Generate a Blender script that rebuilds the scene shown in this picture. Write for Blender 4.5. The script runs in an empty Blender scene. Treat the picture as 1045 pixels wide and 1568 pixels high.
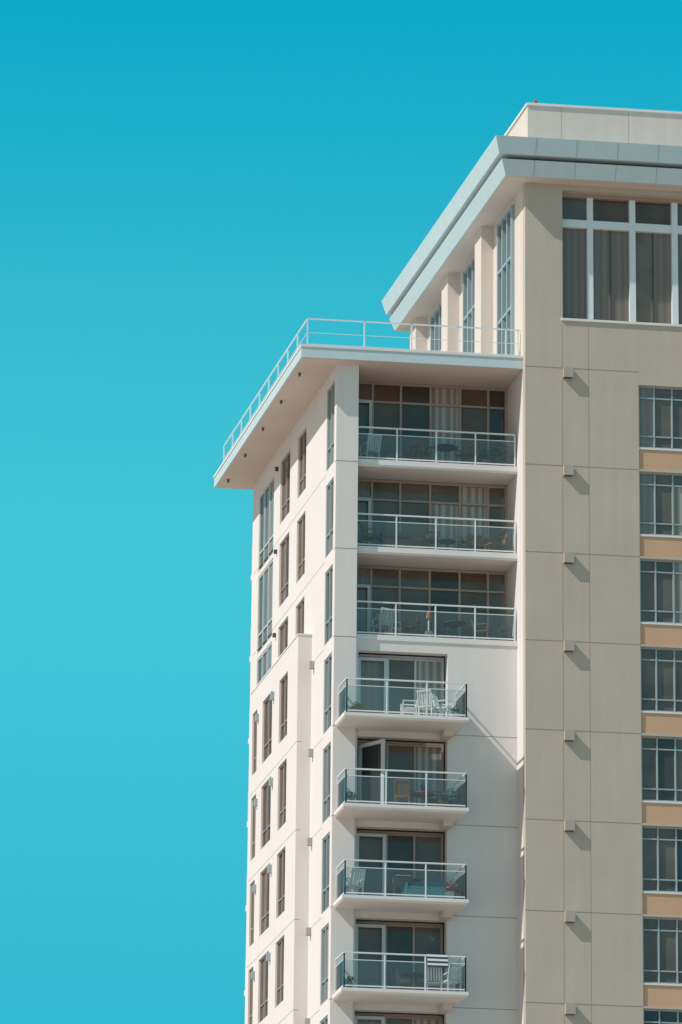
import bpy, math, random
from mathutils import Vector, Matrix
random.seed(11)
scene=bpy.context.scene
# ------------------------------------------------------------------ frame
AL=math.radians(82.53); AZ=math.radians(12.49)
VX,VY=math.cos(AL+AZ),math.sin(AL+AZ)
H=56.8
def P(u,v,z): return (u+v*VX, v*VY, z+H)
# ------------------------------------------------------------------ materials
def newmat(name):
    m=bpy.data.materials.new(name); m.use_nodes=True
    nt=m.node_tree; return m,nt,nt.nodes["Principled BSDF"]
def stucco(name,col,var=0.10,rough=0.85,bump=0.25,scale=1.0,streak=0.12):
    m,nt,b=newmat(name); N=nt.nodes; L=nt.links
    tc=N.new("ShaderNodeTexCoord")
    n1=N.new("ShaderNodeTexNoise"); n1.inputs["Scale"].default_value=0.55*scale; n1.inputs["Detail"].default_value=6; n1.inputs["Roughness"].default_value=0.65
    mp=N.new("ShaderNodeMapping"); mp.inputs["Scale"].default_value=(2.2,2.2,0.16)
    n2=N.new("ShaderNodeTexNoise"); n2.inputs["Scale"].default_value=1.6; n2.inputs["Detail"].default_value=3
    n3=N.new("ShaderNodeTexNoise"); n3.inputs["Scale"].default_value=30; n3.inputs["Detail"].default_value=2
    L.new(tc.outputs["Object"],n1.inputs["Vector"]); L.new(tc.outputs["Object"],mp.inputs["Vector"])
    L.new(mp.outputs["Vector"],n2.inputs["Vector"]); L.new(tc.outputs["Object"],n3.inputs["Vector"])
    a=N.new("ShaderNodeMath"); a.operation='MULTIPLY_ADD'; a.inputs[1].default_value=var*2; a.inputs[2].default_value=1-var
    L.new(n1.outputs["Fac"],a.inputs[0])
    c=N.new("ShaderNodeMath"); c.operation='MULTIPLY_ADD'; c.inputs[1].default_value=streak*2; c.inputs[2].default_value=1-streak
    L.new(n2.outputs["Fac"],c.inputs[0])
    d=N.new("ShaderNodeMath"); d.operation='MULTIPLY'; L.new(a.outputs[0],d.inputs[0]); L.new(c.outputs[0],d.inputs[1])
    e=N.new("ShaderNodeVectorMath"); e.operation='SCALE'; e.inputs[0].default_value=col; L.new(d.outputs[0],e.inputs["Scale"])
    L.new(e.outputs["Vector"],b.inputs["Base Color"])
    b.inputs["Roughness"].default_value=rough
    bp=N.new("ShaderNodeBump"); bp.inputs["Strength"].default_value=bump; bp.inputs["Distance"].default_value=0.01
    L.new(n3.outputs["Fac"],bp.inputs["Height"]); L.new(bp.outputs["Normal"],b.inputs["Normal"])
    return m
def plain(name,col,rough=0.5,metal=0.0,var=0.06):
    m,nt,b=newmat(name); N=nt.nodes; L=nt.links
    tc=N.new("ShaderNodeTexCoord"); n=N.new("ShaderNodeTexNoise"); n.inputs["Scale"].default_value=3; n.inputs["Detail"].default_value=2
    L.new(tc.outputs["Object"],n.inputs["Vector"])
    a=N.new("ShaderNodeMath"); a.operation='MULTIPLY_ADD'; a.inputs[1].default_value=var*2; a.inputs[2].default_value=1-var
    L.new(n.outputs["Fac"],a.inputs[0])
    e=N.new("ShaderNodeVectorMath"); e.operation='SCALE'; e.inputs[0].default_value=col; L.new(a.outputs[0],e.inputs["Scale"])
    L.new(e.outputs["Vector"],b.inputs["Base Color"])
    b.inputs["Roughness"].default_value=rough; b.inputs["Metallic"].default_value=metal
    return m
def winglass(name,col,fold=0.0):
    m,nt,b=newmat(name); N=nt.nodes; L=nt.links
    tc=N.new("ShaderNodeTexCoord")
    if fold>0:
        w=N.new("ShaderNodeTexWave"); w.wave_type='BANDS'; w.bands_direction='DIAGONAL'
        mp=N.new("ShaderNodeMapping"); mp.inputs["Scale"].default_value=(1,1,0.0)
        L.new(tc.outputs["Object"],mp.inputs["Vector"]); L.new(mp.outputs["Vector"],w.inputs["Vector"])
        w.inputs["Scale"].default_value=2.6; w.inputs["Distortion"].default_value=2.5; w.inputs["Detail"].default_value=2
        src=w.outputs["Fac"]
        k=fold
    else:
        n=N.new("ShaderNodeTexNoise"); n.inputs["Scale"].default_value=1.1; n.inputs["Detail"].default_value=3
        L.new(tc.outputs["Object"],n.inputs["Vector"]); src=n.outputs["Fac"]; k=0.6
    a=N.new("ShaderNodeMath"); a.operation='MULTIPLY_ADD'; a.inputs[1].default_value=k*2; a.inputs[2].default_value=1-k
    L.new(src,a.inputs[0])
    e=N.new("ShaderNodeVectorMath"); e.operation='SCALE'; e.inputs[0].default_value=col; L.new(a.outputs[0],e.inputs["Scale"])
    L.new(e.outputs["Vector"],b.inputs["Base Color"])
    b.inputs["Roughness"].default_value=0.6
    b.inputs["Specular IOR Level"].default_value=0.0
    b.inputs["Coat Weight"].default_value=1.0; b.inputs["Coat Roughness"].default_value=0.03
    nb=N.new("ShaderNodeTexNoise"); nb.inputs["Scale"].default_value=0.7
    L.new(tc.outputs["Object"],nb.inputs["Vector"])
    bp=N.new("ShaderNodeBump"); bp.inputs["Strength"].default_value=0.15; bp.inputs["Distance"].default_value=0.05
    L.new(nb.outputs["Fac"],bp.inputs["Height"]); L.new(bp.outputs["Normal"],b.inputs["Coat Normal"])
    return m
M={}
M['beige']=stucco("beige_stucco",(0.48,0.425,0.36),0.11,bump=0.35,streak=0.07)
M['white']=stucco("white_stucco",(0.69,0.675,0.66),0.05,bump=0.15,streak=0.05)
M['soffit']=stucco("soffit_paint",(0.63,0.56,0.515),0.03,bump=0.1,streak=0.0)
M['fascia']=stucco("fascia_metal",(0.52,0.64,0.67),0.05,rough=0.4,bump=0.02,streak=0.06)
M['parapet']=stucco("parapet_stucco",(0.63,0.57,0.52),0.06,bump=0.2,streak=0.10)
M['slab']=stucco("slab_paint",(0.70,0.70,0.69),0.04,bump=0.1,streak=0.03)
M['joint']=plain("joint_sealant",(0.29,0.25,0.22),0.9)
M['fjoint']=plain("fascia_joint_grey",(0.30,0.38,0.41),0.8)  # blue-grey colour of the roof fascia's panel joints
M['groove']=plain("dark_groove",(0.08,0.10,0.11),0.8)
M['orange']=stucco("orange_spandrel",(0.55,0.365,0.24),0.05,bump=0.1,streak=0.05)
M['frame_w']=plain("window_frame_paint",(0.52,0.58,0.60),0.4)
M['frame_t']=plain("taupe_frame",(0.35,0.28,0.24),0.45)
M['frame_b']=plain("blue_grey_frame",(0.30,0.40,0.43),0.4)
M['rail']=plain("rail_paint",(0.68,0.75,0.77),0.35)
M['lightbox']=plain("lamp_housing",(0.40,0.36,0.31),0.6)
M['g_dark']=winglass("glass_dark",(0.055,0.052,0.045))
M['g_mid']=winglass("glass_room",(0.12,0.105,0.09))
M['g_cur']=winglass("glass_curtain",(0.31,0.28,0.25),fold=0.35)
M['g_blind']=winglass("glass_blind",(0.20,0.19,0.175),fold=0.08)
M['g_brown']=winglass("glass_brown",(0.10,0.065,0.045))
M['g_pent']=winglass("glass_penthouse",(0.17,0.13,0.105))
M['g_pent2']=winglass("glass_penthouse_blind",(0.19,0.155,0.13),fold=0.12)
M['dark']=plain("dark_metal",(0.06,0.06,0.06),0.5)
M['wood']=plain("brown_wicker",(0.20,0.10,0.06),0.6)
M['whitep']=plain("white_plastic",(0.8,0.8,0.8),0.4)
M['red']=plain("red_paint",(0.55,0.03,0.03),0.4)
M['terra']=plain("terracotta",(0.45,0.14,0.08),0.8)
M['green']=plain("leaf_green",(0.06,0.10,0.04),0.7,var=0.4)
M['teal']=plain("teal_fabric",(0.04,0.22,0.26),0.8)
M['navy']=plain("navy_fabric",(0.03,0.06,0.10),0.8)
m,nt,b=newmat("balcony_glass"); N=nt.nodes; L=nt.links
tr=N.new("ShaderNodeBsdfTransparent"); tr.inputs[0].default_value=(0.90,0.95,0.95,1)
gl=N.new("ShaderNodeBsdfGlossy"); gl.inputs[0].default_value=(0.7,0.7,0.7,1); gl.inputs["Roughness"].default_value=0.03
df=N.new("ShaderNodeBsdfDiffuse"); df.inputs[0].default_value=(0.60,0.63,0.62,1)
fr=N.new("ShaderNodeFresnel"); fr.inputs[0].default_value=1.4
m1=N.new("ShaderNodeMixShader"); m1.inputs[0].default_value=0.06
L.new(tr.outputs[0],m1.inputs[1]); L.new(df.outputs[0],m1.inputs[2])
m2=N.new("ShaderNodeMixShader"); L.new(fr.outputs[0],m2.inputs[0]); L.new(m1.outputs[0],m2.inputs[1]); L.new(gl.outputs[0],m2.inputs[2])
L.new(m2.outputs[0],N["Material Output"].inputs[0]); M['bglass']=m
# ------------------------------------------------------------------ builder
class Builder:
    def __init__(s): s.parts={}
    def hexa(s,part,mat,pts):
        V,F=s.parts.setdefault((part,mat),([],[]))
        n=len(V); V.extend(pts)
        for f in ((0,3,2,1),(4,5,6,7),(0,1,5,4),(1,2,6,5),(2,3,7,6),(3,0,4,7)):
            F.append(tuple(n+i for i in f))
    def box(s,part,mat,u0,u1,v0,v1,z0,z1):
        s.hexa(part,mat,[P(u0,v0,z0),P(u1,v0,z0),P(u1,v1,z0),P(u0,v1,z0),
                         P(u0,v0,z1),P(u1,v0,z1),P(u1,v1,z1),P(u0,v1,z1)])
    def frus(s,part,mat,r0,z0,r1,z1):
        (a,b,c,d),(e,f,g,h)=r0,r1
        s.hexa(part,mat,[P(a,c,z0),P(b,c,z0),P(b,d,z0),P(a,d,z0),P(e,g,z1),P(f,g,z1),P(f,h,z1),P(e,h,z1)])
    def bar(s,part,mat,a,b,z0,z1,w=0.05):
        dx,dy=b[0]-a[0],b[1]-a[1]; l=math.hypot(dx,dy); nx,ny=-dy/l*w/2,dx/l*w/2
        q=[(a[0]-nx,a[1]-ny),(b[0]-nx,b[1]-ny),(b[0]+nx,b[1]+ny),(a[0]+nx,a[1]+ny)]
        s.hexa(part,mat,[P(x,y,z0) for x,y in q]+[P(x,y,z1) for x,y in q])
    def finish(s,parent_name):
        root=bpy.data.objects.new(parent_name,None); scene.collection.objects.link(root)
        for (part,mat),(V,F) in s.parts.items():
            me=bpy.data.meshes.new(part); me.from_pydata(V,[],F); me.materials.append(M[mat]); me.update()
            ob=bpy.data.objects.new(part,me); scene.collection.objects.link(ob); ob.parent=root
        return root
B=Builder()
def axbox(part,mat,ax,a0,a1,d0,d1,z0,z1):
    if ax=='u': B.box(part,mat,a0,a1,d0,d1,z0,z1)
    else: B.box(part,mat,d0,d1,a0,a1,z0,z1)
def wall(part,mat,ax,a0,a1,d0,d1,z0,z1,holes):
    cuts=sorted(set([a0,a1]+[x for h in holes for x in (h[0],h[1]) if a0<x<a1]))
    for p,q in zip(cuts[:-1],cuts[1:]):
        mid=(p+q)/2; hs=sorted([(h[2],h[3]) for h in holes if h[0]<mid<h[1]])
        z=z0
        for lo,hi in hs:
            if lo>z: axbox(part,mat,ax,p,q,d0,d1,z,min(lo,z1))
            z=max(z,hi)
        if z<z1: axbox(part,mat,ax,p,q,d0,d1,z,z1)
def window(ax,a0,a1,z0,z1,d,sgn,vs=(),hs=(),fr=0.06,fm='frame_w',glass=None,th=0.07,name='window'):
    xs=[a0]+list(vs)+[a1]; zs=[z0]+list(hs)+[z1]
    lo,hi=sorted((d,d+sgn*th))
    g0,g1=sorted((d,d-sgn*0.03))
    for i in range(len(xs)-1):
        for j in range(len(zs)-1):
            g=glass[i%len(glass)] if isinstance(glass,(list,tuple)) else (glass or random.choice(['g_dark','g_mid','g_dark','g_blind']))
            if j==len(zs)-2 and len(zs)>2 and g=='g_cur' and random.random()<0.5: g='g_mid'
            axbox(name+'_glass',g,ax,xs[i],xs[i+1],g0,g1,zs[j],zs[j+1])
    for i,x in enumerate(xs):
        w=fr if i in (0,len(xs)-1) else fr*0.8
        p,q=(x,x+w) if i==0 else ((x-w,x) if i==len(xs)-1 else (x-w/2,x+w/2))
        axbox(name+'_frame',fm,ax,p,q,lo,hi,z0,z1)
    lo2,hi2=sorted((d+sgn*0.002,d+sgn*(th-0.012)))
    for j,z in enumerate(zs):
        w=fr if j in (0,len(zs)-1) else fr*0.8
        p,q=(z,z+w) if j==0 else ((z-w,z) if j==len(zs)-1 else (z-w/2,z+w/2))
        axbox(name+'_frame',fm,ax,a0+0.003,a1-0.003,lo2,hi2,p,q)
BOT=-H
NF=18
# ------------------------------------------------------------------ left facade (u=0 plane)
holes=[]
for k in range(NF):
    holes.append((0.32,1.50,-3.30-3*k,-(0.45 if k==0 else 0.8+3*k)))
upper=[]
for k in range(3):
    upper.append((4.7,6.05,-2.85-3*k,-0.65-3*k))
    upper.append((7.3,8.9,-2.9-3*k,-0.6-3*k))
for k in range(3):
    upper.append((9.95,12.5,-3.6-3*k,-0.75-3*k))
wall('left_facade_wall','white','v',0.28,13.3,0.0,0.3,BOT,0.0,holes+upper)
for h in holes:
    window('v',h[0],h[1],h[2],h[3],0.09,-1,vs=((h[0]+h[1])/2,),hs=(h[2]+0.75,),fm='frame_b',glass=random.choice([['g_dark','g_blind'],['g_cur','g_blind'],['g_mid','g_dark']]),name='corner_window')
for h in upper:
    w=h[1]-h[0]
    if w>2: window('v',h[0],h[1],h[2],h[3],0.06,-1,vs=(h[0]+w/3,h[0]+2*w/3),hs=(h[2]+0.7,),fm='frame_w',fr=0.08,th=0.05,glass=['g_blind','g_mid','g_dark'],name='side_window')
    else: window('v',h[0],h[1],h[2],h[3],0.10,-1,vs=(h[0]+w/2,),hs=(h[2]+0.6,),fm='frame_t',th=0.05,glass=['g_dark','g_mid'],name='side_window')
for k in range(3):
    B.box('side_sconce','dark',-0.11,0.0,9.25,9.34,-0.82-3*k,-0.68-3*k)
for k in range(3,NF):
    B.box('side_sconce','lightbox',-0.16,-0.002,2.95,3.1,-0.65-3*k,-0.4-3*k)
for k in range(1,NF):
    B.box('facade_joint','joint',-0.003,0.1,1.52,13.3 if k<3 else 3.4,-3.41-3*(k-1),-3.395-3*(k-1))
# bay
bh=[]
for k in range(3,NF):
    z0=-11.4-3*(k-3); z1=-9.2-3*(k-3)
    bh+= [(5.0,6.35,z0,z1),(7.5,9.1,z0,z1)]
    bh+= [(10.0,10.8,z0,z1)]
wall('bay_wall','white','v',3.4,11.1,-0.46,-0.18,BOT,-8.4,bh)
B.box('bay_wall_front','white',-0.18,0.0-0.001,3.4,3.65,BOT,-8.4)
B.box('bay_wall_back','white',-0.18,-0.001,10.85,11.1,BOT,-8.4)
B.box('bay_roof','slab',-0.18,-0.001,3.65,10.85,-8.6,-8.45)
B.box('bay_coping','slab',-0.48,-0.002,3.38,11.12,-8.40,-8.35)
for h in bh:
    w=h[1]-h[0]
    window('v',h[0],h[1],h[2],h[3],-0.36,-1,vs=(h[0]+w/2,),hs=(h[2]+0.6,),fm='frame_t',th=0.05,glass=random.choice([['g_dark','g_mid'],['g_mid','g_blind'],['g_dark','g_dark']]),name='bay_window')
for k in range(3,NF):
    B.box('bay_sconce','frame_b',-0.58,-0.46,7.15,7.3,-9.62-3*(k-3),-9.35-3*(k-3))
    B.box('bay_sconce','frame_b',-0.56,-0.46,9.7,9.85,-9.7-3*(k-3),-9.45-3*(k-3))
    B.box('bay_joint','joint',-0.463,-0.3,3.397,11.1,-12.05-3*(k-3),-12.035-3*(k-3))
for k in range(NF):
    B.box('rear_balcony_slab','slab',0.1,3.5,13.6,14.3,-3.35-3*k,-3.15-3*k)
    B.box('rear_balcony_rail','rail',0.12,3.5,14.22,14.26,-2.12-3*k,-2.07-3*k)
    for uu in (0.12,1.8,3.46): B.box('rear_balcony_rail','rail',uu,uu+0.04,14.22,14.26,-3.15-3*k,-2.12-3*k)
B.box('rear_wall','white',0.0,6.1,13.3,13.6,BOT,0)
# ------------------------------------------------------------------ corner column
B.box('corner_column','white',0.0,0.73,0.0,0.28,BOT,0.0)
for k in range(NF):
    z=-3.36-3*k
    B.box('column_joint','joint',-0.003,0.733,-0.003,0.2,z-0.012,z+0.012)
# ------------------------------------------------------------------ front, upper balconies
UG=1.62
FV=0.25
WV=-0.8
WU=6.1
for k in range(3):
    zc=0.0 if k==0 else -3.42-3*(k-1)
    zt=-3.2-3*k
    B.box('balcony_slab','slab',0.73,WU,FV,UG+0.3,zt-0.22,zt)
    B.box('balcony_slab_lip','slab',0.735,WU-0.003,FV-0.03,FV+0.06,zt-0.16,zt+0.02)
    xs=[1.55,2.5,3.5,4.5,5.45]
    gl=[['g_mid','g_brown','g_dark','g_cur','g_brown','g_dark'],
        ['g_blind','g_mid','g_mid','g_cur','g_cur','g_mid'],
        ['g_blind','g_mid','g_mid','g_dark','g_brown','g_mid']][k]
    window('u',0.3,WU,zt,zc-0.02,UG,-1,vs=xs,hs=(zc-0.72,),fm='frame_t',glass=gl,fr=0.09,name='balcony_window')
    z1=zc-0.80
    for (p,q) in ((0.78,0.88),(1.42,1.52)):
        B.box('balcony_door_frame','frame_w',p,q,UG-0.12,UG-0.075,zt+0.02,z1)
    B.box('balcony_door_frame','frame_w',0.78,1.52,UG-0.118,UG-0.076,z1,z1+0.11)
def glassrail(pts,z,h,name,post=0.045):
    for (u,v) in pts:
        B.box(name+'_post','rail',u-post/2,u+post/2,v-post/2,v+post/2,z,z+h)
    for (a,b) in zip(pts[:-1],pts[1:]):
        du,dv=b[0]-a[0],b[1]-a[1]
        if abs(du)>abs(dv):
            u0,u1=sorted((a[0],b[0])); v=a[1]
            B.box(name+'_glass','bglass',u0+0.03,u1-0.03,v-0.006,v+0.006,z+0.10,z+h-0.22)
            B.box(name+'_bar','rail',u0,u1,v-0.03,v+0.03,z+h,z+h+0.045)
            B.box(name+'_bar','rail',u0+0.02,u1-0.02,v-0.012,v+0.012,z+h-0.22,z+h-0.195)
            B.box(name+'_bar','rail',u0+0.02,u1-0.02,v-0.015,v+0.015,z+0.06,z+0.10)
        else:
            v0,v1=sorted((a[1],b[1])); u=a[0]
            B.box(name+'_glass','bglass',u-0.006,u+0.006,v0+0.03,v1-0.03,z+0.10,z+h-0.22)
            B.box(name+'_bar','rail',u-0.028,u+0.028,v0+0.03,v1-0.03,z+h+0.002,z+h+0.043)
            B.box(name+'_bar','rail',u-0.012,u+0.012,v0+0.02,v1-0.02,z+h-0.218,z+h-0.197)
            B.box(name+'_bar','rail',u-0.015,u+0.015,v0+0.02,v1-0.02,z+0.062,z+0.098)
for k in range(3):
    zt=-3.2-3*k
    us=[0.78,2.09,3.40,4.71,6.03]
    glassrail([(u,FV+0.06) for u in us],zt+0.02,1.10,'balcony_railing')
# ------------------------------------------------------------------ front, lower wall + projecting balconies
lh=[]
for k in range(3,NF):
    top=-9.72 if k==3 else -12.62-3*(k-4)
    lh.append((0.85,3.80,-12.25-3*(k-3),top))
wall('front_wall','white','u',0.73,WU,FV,FV+0.3,BOT,-9.421,lh)
for i,h in enumerate(lh):
    z0,z1=h[2],h[3]
    gs=random.choice([['g_blind','g_mid','g_cur'],['g_dark','g_mid','g_dark'],['g_blind','g_dark','g_cur'],['g_mid','g_dark','g_mid']])
    window('u',h[0],h[1],z0,z1,FV+0.55,-1,vs=(1.95,2.85),hs=(z1-0.10,),fm='frame_t' if i else 'frame_w',glass=gs,fr=0.08,name='balcony_window')  # first row takes paler frames, its sunlit look put into the paint
    if i==1:
        a=(0.98,FV+0.38); c=(1.62,-0.30)
        fx=lambda t:(a[0]+(c[0]-a[0])*t,a[1]+(c[1]-a[1])*t)
        B.bar('open_door_leaf','frame_w',fx(0),fx(0.12),z0+0.04,z1-0.2)
        B.bar('open_door_leaf','frame_w',fx(0.88),fx(1),z0+0.04,z1-0.2)
        B.bar('open_door_leaf','frame_w',fx(0.12),fx(0.88),z1-0.32,z1-0.2,0.045)
        B.bar('open_door_leaf','frame_w',fx(0.12),fx(0.88),z0+0.04,z0+0.25,0.045)
        B.bar('open_door_pane','bglass',fx(0.12),fx(0.88),z0+0.25,z1-0.32,0.01)
    else:
        for (p,q) in ((0.93,1.03),(1.80,1.91)):
            B.box('balcony_door_frame','frame_w',p,q,FV+0.40,FV+0.475,z0+0.02,z1-0.22)
        B.box('balcony_door_frame','frame_w',0.93,1.91,FV+0.402,FV+0.473,z1-0.22,z1-0.12)
for k in range(3,NF):
    zt=-12.25-3*(k-3)
    B.box('front_joint','joint',3.82,WU,FV-0.003,FV+0.1,zt-0.2,zt-0.18)
    B.frus('lower_balcony_slab','slab',(0.11,4.09,-1.27,FV),zt-0.17,(0.07,4.13,-1.32,FV),zt-0.11)
    B.box('lower_balcony_slab','slab',0.07,4.13,-1.32,FV,zt-0.108,zt)
    B.box('slab_drain','soffit',3.55,3.85,-0.35,FV,zt-0.38,zt-0.172)
    us=[0.16,1.46,2.76,4.05]
    glassrail([(0.16,-0.05),(0.16,-1.24)],zt,1.12,'lower_railing')
    glassrail([(u,-1.24) for u in us],zt,1.12,'lower_railing_front')
    glassrail([(4.05,0.2),(4.05,-1.24)],zt,1.12,'lower_railing')
# ------------------------------------------------------------------ right wing
wh=[]
strips=[(9.9,14.1),(15.9,20.1)]
for k in range(NF):
    for s in strips:
        wh.append((s[0],s[1],-3.38-3*k,-0.45-3*k))
wh.append((7.36,21.2,1.72,6.3))
WR=23.0
wall('wing_front_wall','beige','u',WU,WR,WV,WV+0.3,BOT,6.5,wh)
for k in range(NF):
    for s in strips:
        zt,zb=-0.45-3*k,-2.62-3*k
        xs=[]; x=s[0]
        i=0
        while x<s[1]-0.7:
            x+=(0.55,0.60,0.50)[i%3]; xs.append(x); i+=1
        xs=[x for x in xs if x<s[1]-0.25]
        gset=[random.choice(['g_dark','g_mid','g_dark','g_blind','g_mid','g_cur']) for _ in range(len(xs)+1)]
        window('u',s[0],s[1],zb,zt,WV+0.16,-1,vs=xs,hs=(zb+0.42,zt-0.42),fm='frame_b',glass=gset,fr=0.055,name='wing_window')
        B.box('orange_spandrel','orange',s[0],s[1],WV+0.05,WV+0.25,-3.38-3*k,zb-0.06)
        B.box('wing_sill','slab',s[0],s[1],WV+0.02,WV+0.25,zb-0.06,zb)
zj=[0.0]+[-3.4-3*k for k in range(NF-1)]
segs=[(WU,9.9),(14.1,15.9),(20.1,WR)]
for z in zj:
    for (p,q) in segs:
        B.box('wing_joint','joint',p,q,WV-0.004,WV+0.05,z-0.012,z+0.012)
    uu=7.35
    B.box('wall_light','lightbox',uu,uu+0.32,WV-0.17,WV,z-0.36,z-0.014)
    B.box('wall_light','groove',uu+0.03,uu+0.29,WV-0.15,WV-0.01,z-0.37,z-0.361)
for uu in (7.34,8.22):
    B.box('wing_vertical_joint','joint',uu-0.006,uu+0.006,WV-0.003,WV+0.05,BOT,1.5)
sideh=[(0.6,2.6,0.8,6.2),(5.4,7.4,0.8,6.2),(10.2,12.2,0.8,6.2)]
wall('wing_side_wall','parapet','v',WV+0.3,14.1,WU,WU+0.3,0.42,6.5,sideh)
wall('wing_side_wall_lower','white','v',WV+0.3,14.1,WU,WU+0.3,BOT,0.42,[])
for h in sideh:
    window('v',h[0],h[1],h[2],h[3],WU+0.03,-1,vs=(h[0]+0.65,h[0]+1.3),hs=(2.6,4.4),fm='frame_b',glass=['g_dark','g_mid'],fr=0.12,th=0.14,name='penthouse_side_window')
B.box('wing_back_wall','beige',WU,WR,14.1,14.4,BOT,6.5)
B.box('wing_right_wall','beige',WR-0.3,WR,WV+0.3,14.1,BOT,6.5)
for v in (3.5,8.3,13.1):
    B.box('side_pilaster','parapet',WU-0.42,WU-0.001,v,v+0.9,0.421,6.489)
GV=WV+0.45
u=8.38; prev=7.36; i=0
while True:
    nx=min(u,21.2); mid=min(prev+0.72 if i else nx,nx)
    for (p,q) in ((prev,mid),(mid,nx)):
        if q-p>0.01:
            B.box('penthouse_glass',random.choice(['g_pent','g_pent2','g_pent']),p,q,GV,GV+0.03,1.72,5.2)
            B.box('penthouse_upper_glass',random.choice(['g_brown','g_brown','g_mid']),p,q,GV,GV+0.03,5.2,6.3)
    if u>=21.2: break
    B.box('penthouse_mullion','rail',u-0.10,u+0.10,GV-0.16,GV-0.001,1.72,6.3)
    B.box('penthouse_fin','dark',u+0.71,u+0.74,GV-0.04,GV-0.001,1.72,5.09)
    prev=u; u+=1.44; i+=1
B.box('penthouse_jamb','frame_t',7.361,7.44,GV-0.14,GV-0.001,1.745,6.2)
B.box('penthouse_transom','rail',7.37,21.19,GV-0.14,GV-0.002,5.10,5.38)
B.box('penthouse_sill_rail','frame_t',7.37,21.19,GV-0.10,GV-0.003,1.745,1.84)
B.box('penthouse_sill','slab',7.30,21.25,WV-0.05,WV+0.12,1.66,1.74)
B.box('penthouse_head','frame_t',7.37,21.19,GV-0.18,GV,6.18,6.299)
# penthouse roof
def rect(u,v,e): return (u,WR+0.9+e,v,14.75+e)
B.frus('roof_lower_fascia','fascia',rect(5.30,-1.34,0),6.502,rect(5.13,-1.51,0.16),7.02)
B.frus('roof_groove','groove',rect(5.38,-1.24,0.05),7.02,rect(5.38,-1.24,0.05),7.17)
B.frus('roof_upper_fascia','fascia',rect(5.02,-1.60,0.2),7.17,rect(4.88,-1.73,0.35),7.75)
B.box('roof_soffit','soffit',5.36,WR+0.85,-1.28,14.7,6.49,6.501)
def fj(u):
    w=0.010
    for (v0,z0,v1,z1) in ((-1.34,6.51,-1.51,7.015),(-1.60,7.18,-1.73,7.745)):
        B.hexa('fascia_joint','fjoint',[P(u-w,v0-0.003,z0),P(u+w,v0-0.003,z0),P(u+w,v0+0.1,z0),P(u-w,v0+0.1,z0),
            P(u-w,v1-0.003,z1),P(u+w,v1-0.003,z1),P(u+w,v1+0.1,z1),P(u-w,v1+0.1,z1)])
x=6.25
while x<WR: fj(x); x+=1.38
B.box('roof_parapet','parapet',6.45,WR-0.5,0.2,12.5,7.752,9.68)
B.box('parapet_cap','slab',6.40,WR-0.45,0.15,12.55,9.68,9.76)
for x in (7.6,9.9,12.4,14.9):
    B.box('parapet_joint','joint',x,x+0.010,0.197,0.3,7.76,9.67)
# ------------------------------------------------------------------ terrace slab
B.box('terrace_slab','fascia',-1.30,WU-0.002,-0.5,14.15,0.001,0.42)
B.box('terrace_soffit','soffit',-1.22,WU-0.01,-0.42,14.07,-0.012,-0.001)
B.box('terrace_edge_cap','slab',-1.325,WU-0.004,-0.525,-0.40,0.36,0.44)
B.box('terrace_edge_cap','slab',-1.325,-1.20,-0.395,14.17,0.36,0.44)
for v in (1.06,4.0,7.0,10.0,13.0):
    B.box('soffit_drain','dark',-1.04,-0.98,v,v+0.10,-0.12,-0.012)
us=[-1.05]+[0.85+1.58*i for i in range(4)]+[6.0]
z=0.44;hh=1.0
for u in us: B.box('terrace_rail_post','rail',u-0.02,u+0.02,-0.25,-0.21,z,z+hh)
for i in range(10): B.box('terrace_rail_post','rail',-1.07,-1.03,-0.25+1.55*i+0.001,-0.21+1.55*i,z,z+hh)
for (a,w) in ((1.0,0.020),(0.52,0.008),(0.12,0.008)):
    B.box('terrace_rail_bar','rail',-1.05-w,6.08,-0.23-w,-0.23+w,z+a-w,z+a+w)
    B.box('terrace_rail_bar','rail',-1.05-w,-1.05+w,-0.23+w,13.75,z+a-w+0.001,z+a+w-0.001)
tower=B.finish('apartment_tower')
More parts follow.
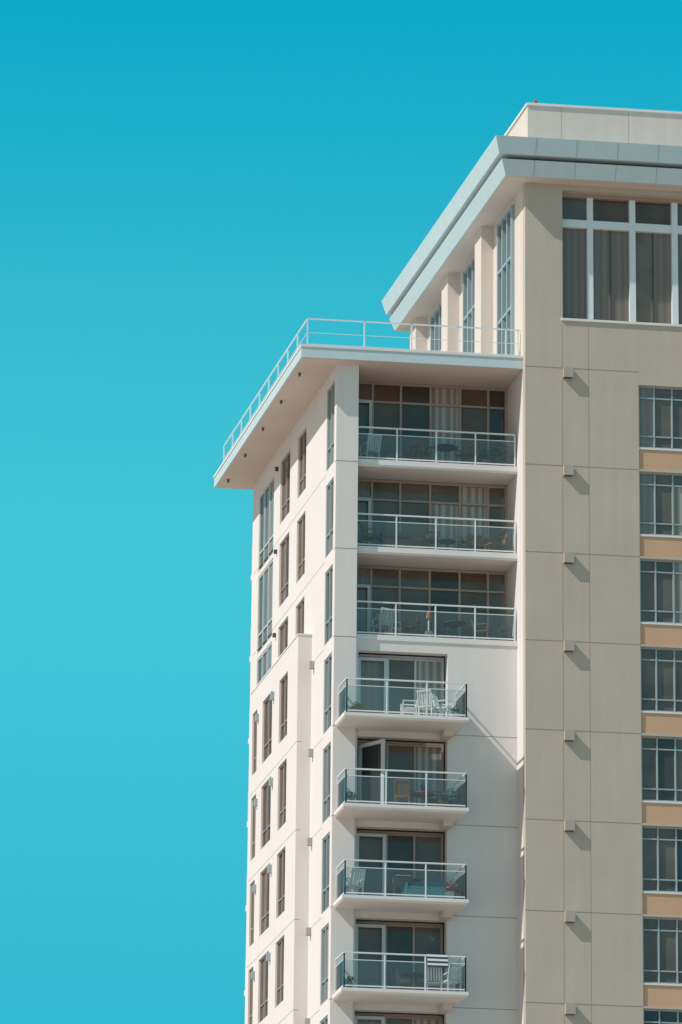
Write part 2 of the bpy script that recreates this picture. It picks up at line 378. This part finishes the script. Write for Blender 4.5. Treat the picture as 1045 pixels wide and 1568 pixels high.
# ------------------------------------------------------------------ loose objects
def obj(name,parts,u,v,z,rot=0):
    verts=[];faces=[];mats=[];fm=[]
    for mat,kind,a in parts:
        if mat not in mats: mats.append(mat)
        mi=mats.index(mat); n=len(verts)
        if kind=='b':
            x0,x1,y0,y1,z0,z1=a[:6]; lean=a[6] if len(a)>6 else 0
            for (x,y,zz) in ((x0,y0,z0),(x1,y0,z0),(x1,y1,z0),(x0,y1,z0),(x0,y0+lean,z1),(x1,y0+lean,z1),(x1,y1+lean,z1),(x0,y1+lean,z1)):
                verts.append((x,y,zz))
            for f in ((0,3,2,1),(4,5,6,7),(0,1,5,4),(1,2,6,5),(2,3,7,6),(3,0,4,7)):
                faces.append(tuple(n+i for i in f)); fm.append(mi)
        elif kind=='c':
            cx,cy,z0,z1,r0,r1=a; S=14
            for i in range(S):
                t=2*math.pi*i/S; verts.append((cx+r0*math.cos(t),cy+r0*math.sin(t),z0))
            for i in range(S):
                t=2*math.pi*i/S; verts.append((cx+r1*math.cos(t),cy+r1*math.sin(t),z1))
            for i in range(S):
                j=(i+1)%S; faces.append((n+i,n+j,n+S+j,n+S+i)); fm.append(mi)
            faces.append(tuple(n+i for i in reversed(range(S)))); fm.append(mi)
            faces.append(tuple(n+S+i for i in range(S))); fm.append(mi)
        elif kind=='l':
            cx,cy,cz,r,cnt=a
            for i in range(cnt):
                d=Vector((random.gauss(0,1),random.gauss(0,1),random.gauss(0,1))).normalized()*r*random.uniform(0.2,1)
                c=Vector((cx,cy,cz))+d
                a1=Vector((random.gauss(0,1),random.gauss(0,1),random.gauss(0,1))).normalized()*0.05
                b1=a1.orthogonal().normalized()*0.03
                q=len(verts); verts.extend([tuple(c-a1),tuple(c+b1),tuple(c+a1),tuple(c-b1)]); faces.append((q,q+1,q+2,q+3)); fm.append(mi)
    me=bpy.data.meshes.new(name); me.from_pydata(verts,[],faces)
    for x in mats: me.materials.append(M[x])
    for p,i in zip(me.polygons,fm): p.material_index=i
    ob=bpy.data.objects.new(name,me); scene.collection.objects.link(ob)
    ob.location=P(u,v,z); ob.rotation_euler=(0,0,math.radians(rot)); return ob
def chair(mat,u,v,z,rot,name='patio_chair'):
    p=[]
    for x in (-0.24,0.20):
        for y in (-0.24,0.20): p.append((mat,'b',(x,x+0.04,y,y+0.04,0,0.43)))
    p.append((mat,'b',(-0.25,0.25,-0.25,0.25,0.43,0.47)))
    for x in (-0.25,0.21): p.append((mat,'b',(x,x+0.04,0.20,0.24,0.47,0.95,0.12)))
    for i in range(5):
        x=-0.19+i*0.085; p.append((mat,'b',(x,x+0.055,0.205,0.225,0.50,0.93,0.11)))
    p.append((mat,'b',(-0.25,0.25,0.31,0.35,0.90,0.97,0.02)))
    for x in (-0.28,0.23):
        p.append((mat,'b',(x,x+0.05,-0.24,0.26,0.66,0.69))); p.append((mat,'b',(x+0.005,x+0.04,-0.24,-0.20,0.44,0.66)))
    obj(name,p,u,v,z,rot)
def table(mat,u,v,z,name='patio_table',r=0.4,h=0.72):
    obj(name,[(mat,'c',(0,0,h-0.03,h,r,r)),(mat,'c',(0,0,0.03,h-0.03,0.03,0.03)),(mat,'c',(0,0,0,0.03,0.25,0.22))],u,v,z)
def plant(u,v,z,pot='terra',s=1.0,leaf='green'):
    obj('potted_plant',[(pot,'c',(0,0,0,0.28*s,0.11*s,0.16*s)),(pot,'c',(0,0,0.28*s,0.31*s,0.18*s,0.18*s)),(leaf,'l',(0,0,0.48*s,0.26*s,int(110*s)))],u,v,z)
def grill(u,v,z):
    obj('barbecue_grill',[('dark','b',(-0.3,0.3,-0.2,0.2,0.62,0.8)),('dark','b',(-0.28,0.28,-0.1,0.22,0.8,1.0,-0.06)),
      ('dark','b',(-0.28,-0.24,-0.18,-0.14,0,0.62)),('dark','b',(0.24,0.28,-0.18,-0.14,0,0.62)),('dark','b',(-0.28,-0.24,0.14,0.18,0,0.62)),('dark','b',(0.24,0.28,0.14,0.18,0,0.62)),
      ('frame_w','b',(-0.25,0.25,-0.24,-0.22,0.84,0.87)),('dark','b',(0.3,0.6,-0.18,0.18,0.76,0.79))],u,v,z)
def sofa(mat,u,v,z,cush='navy'):
    obj('patio_sofa',[(mat,'b',(-0.7,0.7,-0.35,0.35,0.08,0.42)),(mat,'b',(-0.7,0.7,0.25,0.38,0.42,0.85,0.06)),(mat,'b',(-0.78,-0.7,-0.35,0.38,0.08,0.62)),(mat,'b',(0.7,0.78,-0.35,0.38,0.08,0.62)),(cush,'b',(-0.68,-0.01,-0.33,0.24,0.42,0.52)),(cush,'b',(0.01,0.68,-0.33,0.24,0.42,0.52))],u,v,z)
F1,F2,F3=-3.2,-6.2,-9.2
chair('wood',3.0,0.7,F1,20); table('dark',3.8,0.7,F1); chair('wood',4.5,0.7,F1,-40); plant(5.6,0.75,F1,'dark',1.4); plant(5.1,0.65,F1,'terra',1.0,'green'); plant(4.85,0.6,F1,'red',0.6,'red')
chair('whitep',1.3,0.8,F1,200)
chair('wood',1.35,0.7,F2,60); sofa('wood',2.5,0.9,F2); chair('wood',3.3,0.7,F2,-90)
chair('wood',5.5,0.8,F2,-60); table('dark',3.9,0.8,F2,r=0.3,h=0.5); plant(4.4,0.8,F2,'dark',1.0); chair('wood',5.0,1.1,F2,10)
chair('whitep',1.75,0.7,F3,200); chair('whitep',2.1,1.1,F3,120); chair('wood',2.7,0.8,F3,-20); table('dark',4.2,0.9,F3); chair('wood',5.1,0.9,F3,70); chair('dark',3.7,1.0,F3,0); plant(5.7,0.8,F3,'dark',1.1)
obj('patio_heater',[('whitep','c',(0,0,0,0.3,0.16,0.14)),('whitep','c',(0,0,0.3,1.0,0.03,0.03)),('terra','c',(0,0,0.75,0.95,0.10,0.07))],3.25,0.6,F3)
L0=-12.25
chair('whitep',2.95,-0.6,L0,150); chair('whitep',2.4,-0.3,L0,-90); chair('whitep',3.5,-0.5,L0,60); plant(3.8,-0.9,L0,'whitep',0.7)
obj('planter_box',[('terra','b',(-0.2,0.2,-0.15,0.15,0,0.26)),('terra','b',(-0.22,0.22,-0.17,0.17,0.261,0.30)),('green','l',(0,0,0.36,0.14,60))],0.6,-0.8,L0)
chair('wood',2.2,-0.5,L0-3,160); table('wood',2.8,-0.5,L0-3,h=0.6); chair('wood',3.2,-0.3,L0-3,90); plant(3.7,-0.7,L0-3,'dark',1.1); plant(3.4,-0.95,L0-3,'terra',0.8); plant(0.45,-0.7,L0-3,'terra',0.8)
chair('whitep',0.6,-0.5,L0-6,200); grill(2.2,-0.4,L0-6); sofa('teal',3.05,0.0-0.35,L0-6,'teal'); plant(3.6,-1.0,L0-6,'whitep',0.9,'red'); plant(3.85,-0.8,L0-6,'terra',0.9)
chair('whitep',3.75,-0.6,L0-9,200); chair('whitep',3.3,-0.2,L0-9,170); chair('dark',2.3,-0.5,L0-9,90); table('dark',2.7,-0.2,L0-9); plant(0.45,-0.8,L0-9,'dark',0.7)
tp=[]
for i in range(6):
    tp.append(('navy' if i%2 else 'whitep','b',(-0.33,0.33,-0.05-0.004*i,-0.035-0.004*i,-0.07*(i+1),-0.07*i-0.001)))
tp.append(('navy','b',(-0.33,0.33,-0.05,0.05,0.001,0.015)))
obj('striped_towel',tp,3.15,-1.24,L0-9+1.17)
obj('warning_beacon',[('dark','c',(0,0,0,0.05,0.08,0.07)),('red','c',(0,0,0.05,0.15,0.06,0.06)),('red','c',(0,0,0.15,0.19,0.06,0.02))],6.75,0.35,9.76)
obj('roof_vent',[('dark','c',(0,0,0,0.22,0.09,0.09)),('dark','c',(0,0,0.22,0.26,0.17,0.15)),('dark','b',(0.05,0.35,-0.05,0.05,0.1,0.16))],-0.55,0.3,0.42)
# ------------------------------------------------------------------ ground
me=bpy.data.meshes.new('ground'); S=3000
me.from_pydata([(-S,-S,0),(S,-S,0),(S,S,0),(-S,S,0)],[],[(0,1,2,3)])
M['ground']=stucco("pale_paving",(0.43,0.335,0.27),0.12,scale=0.1,streak=0.0); me.materials.append(M['ground'])
g=bpy.data.objects.new('ground',me); scene.collection.objects.link(g)
# ------------------------------------------------------------------ sun + sky
sv=Vector((-0.655,-0.20,0.727)).normalized()
sd=bpy.data.lights.new('sun','SUN'); sd.energy=4.3; sd.angle=math.radians(0.5); sd.color=(1.0,0.92,0.85)
so=bpy.data.objects.new('sun',sd); scene.collection.objects.link(so)
so.rotation_euler=(-sv).to_track_quat('-Z','Y').to_euler(); so.location=(-60,-40,120)
w=bpy.data.worlds.new("World"); scene.world=w; w.use_nodes=True
nt=w.node_tree; N=nt.nodes; L=nt.links
sky=N.new("ShaderNodeTexSky"); sky.sky_type='NISHITA'; sky.sun_disc=False
sky.sun_elevation=math.asin(sv.z); sky.sun_rotation=math.atan2(sv.x,sv.y)
sky.air_density=1.0; sky.dust_density=0.6; sky.ozone_density=1.5
bg=N["Background"]; bg.inputs["Strength"].default_value=0.10
bw=N.new("ShaderNodeRGBToBW"); L.new(sky.outputs[0],bw.inputs[0])
pw=N.new("ShaderNodeMath"); pw.operation='POWER'; pw.inputs[1].default_value=0.3; L.new(bw.outputs[0],pw.inputs[0])
tc=N.new("ShaderNodeTexCoord"); dot=N.new("ShaderNodeVectorMath"); dot.operation='DOT_PRODUCT'
L.new(tc.outputs["Generated"],dot.inputs[0]); dot.inputs[1].default_value=(sv.x,sv.y,sv.z)
mr=N.new("ShaderNodeMapRange"); mr.inputs["From Min"].default_value=0.12; mr.inputs["From Max"].default_value=0.8
mr.interpolation_type='SMOOTHSTEP'
L.new(dot.outputs["Value"],mr.inputs["Value"])
sp=N.new("ShaderNodeSeparateXYZ"); L.new(tc.outputs["Generated"],sp.inputs[0])
rp=N.new("ShaderNodeValToRGB"); rp.color_ramp.interpolation='EASE'
els=rp.color_ramp.elements
def c5(r,g,b): return (r/6,g/6,b/6,1)
els[0].position=0.0; els[0].color=c5(0.55,3.3,4.2)
els[1].position=1.0; els[1].color=c5(0.10,3.0,4.5)
for p,c in ((0.19,(0.22,3.35,4.45)),(0.29,(0.42,4.15,5.10)),(0.40,(0.03,3.20,4.60))):
    e=els.new(p); e.color=c5(*c)
L.new(sp.outputs["Z"],rp.inputs["Fac"])
s6=N.new("ShaderNodeVectorMath"); s6.operation='SCALE'; s6.inputs["Scale"].default_value=6.0; L.new(rp.outputs["Color"],s6.inputs[0])
mx=N.new("ShaderNodeMix"); mx.data_type='RGBA'
L.new(s6.outputs["Vector"],mx.inputs["A"]); mx.inputs["B"].default_value=(2.7,2.85,2.95,1)
L.new(mr.outputs[0],mx.inputs["Factor"])
sc=N.new("ShaderNodeVectorMath"); sc.operation='SCALE'
L.new(mx.outputs["Result"],sc.inputs[0]); L.new(pw.outputs[0],sc.inputs["Scale"])
L.new(sc.outputs["Vector"],bg.inputs["Color"])
# ------------------------------------------------------------------ camera
th=math.radians(17.43); roll=math.radians(0.61)
Fh=Vector((math.cos(AL),math.sin(AL),0)); Zv=Vector((0,0,1)); R0=Vector((math.sin(AL),-math.cos(AL),0))
F=Fh*math.cos(th)+Zv*math.sin(th); Up=-Fh*math.sin(th)+Zv*math.cos(th)
R=R0*math.cos(roll)+Up*math.sin(roll); U2=-R0*math.sin(roll)+Up*math.cos(roll)
cd=bpy.data.cameras.new('camera'); cd.sensor_width=36; cd.lens=7800*36/1568; cd.clip_start=1; cd.clip_end=9000
co=bpy.data.objects.new('camera',cd); scene.collection.objects.link(co)
mw=Matrix(((R.x,U2.x,-F.x,-20.514),(R.y,U2.y,-F.y,-157.853),(R.z,U2.z,-F.z,-55.11+H),(0,0,0,1)))
co.matrix_world=mw; scene.camera=co
scene.view_settings.view_transform='Standard'; scene.view_settings.look='None'; scene.view_settings.exposure=0
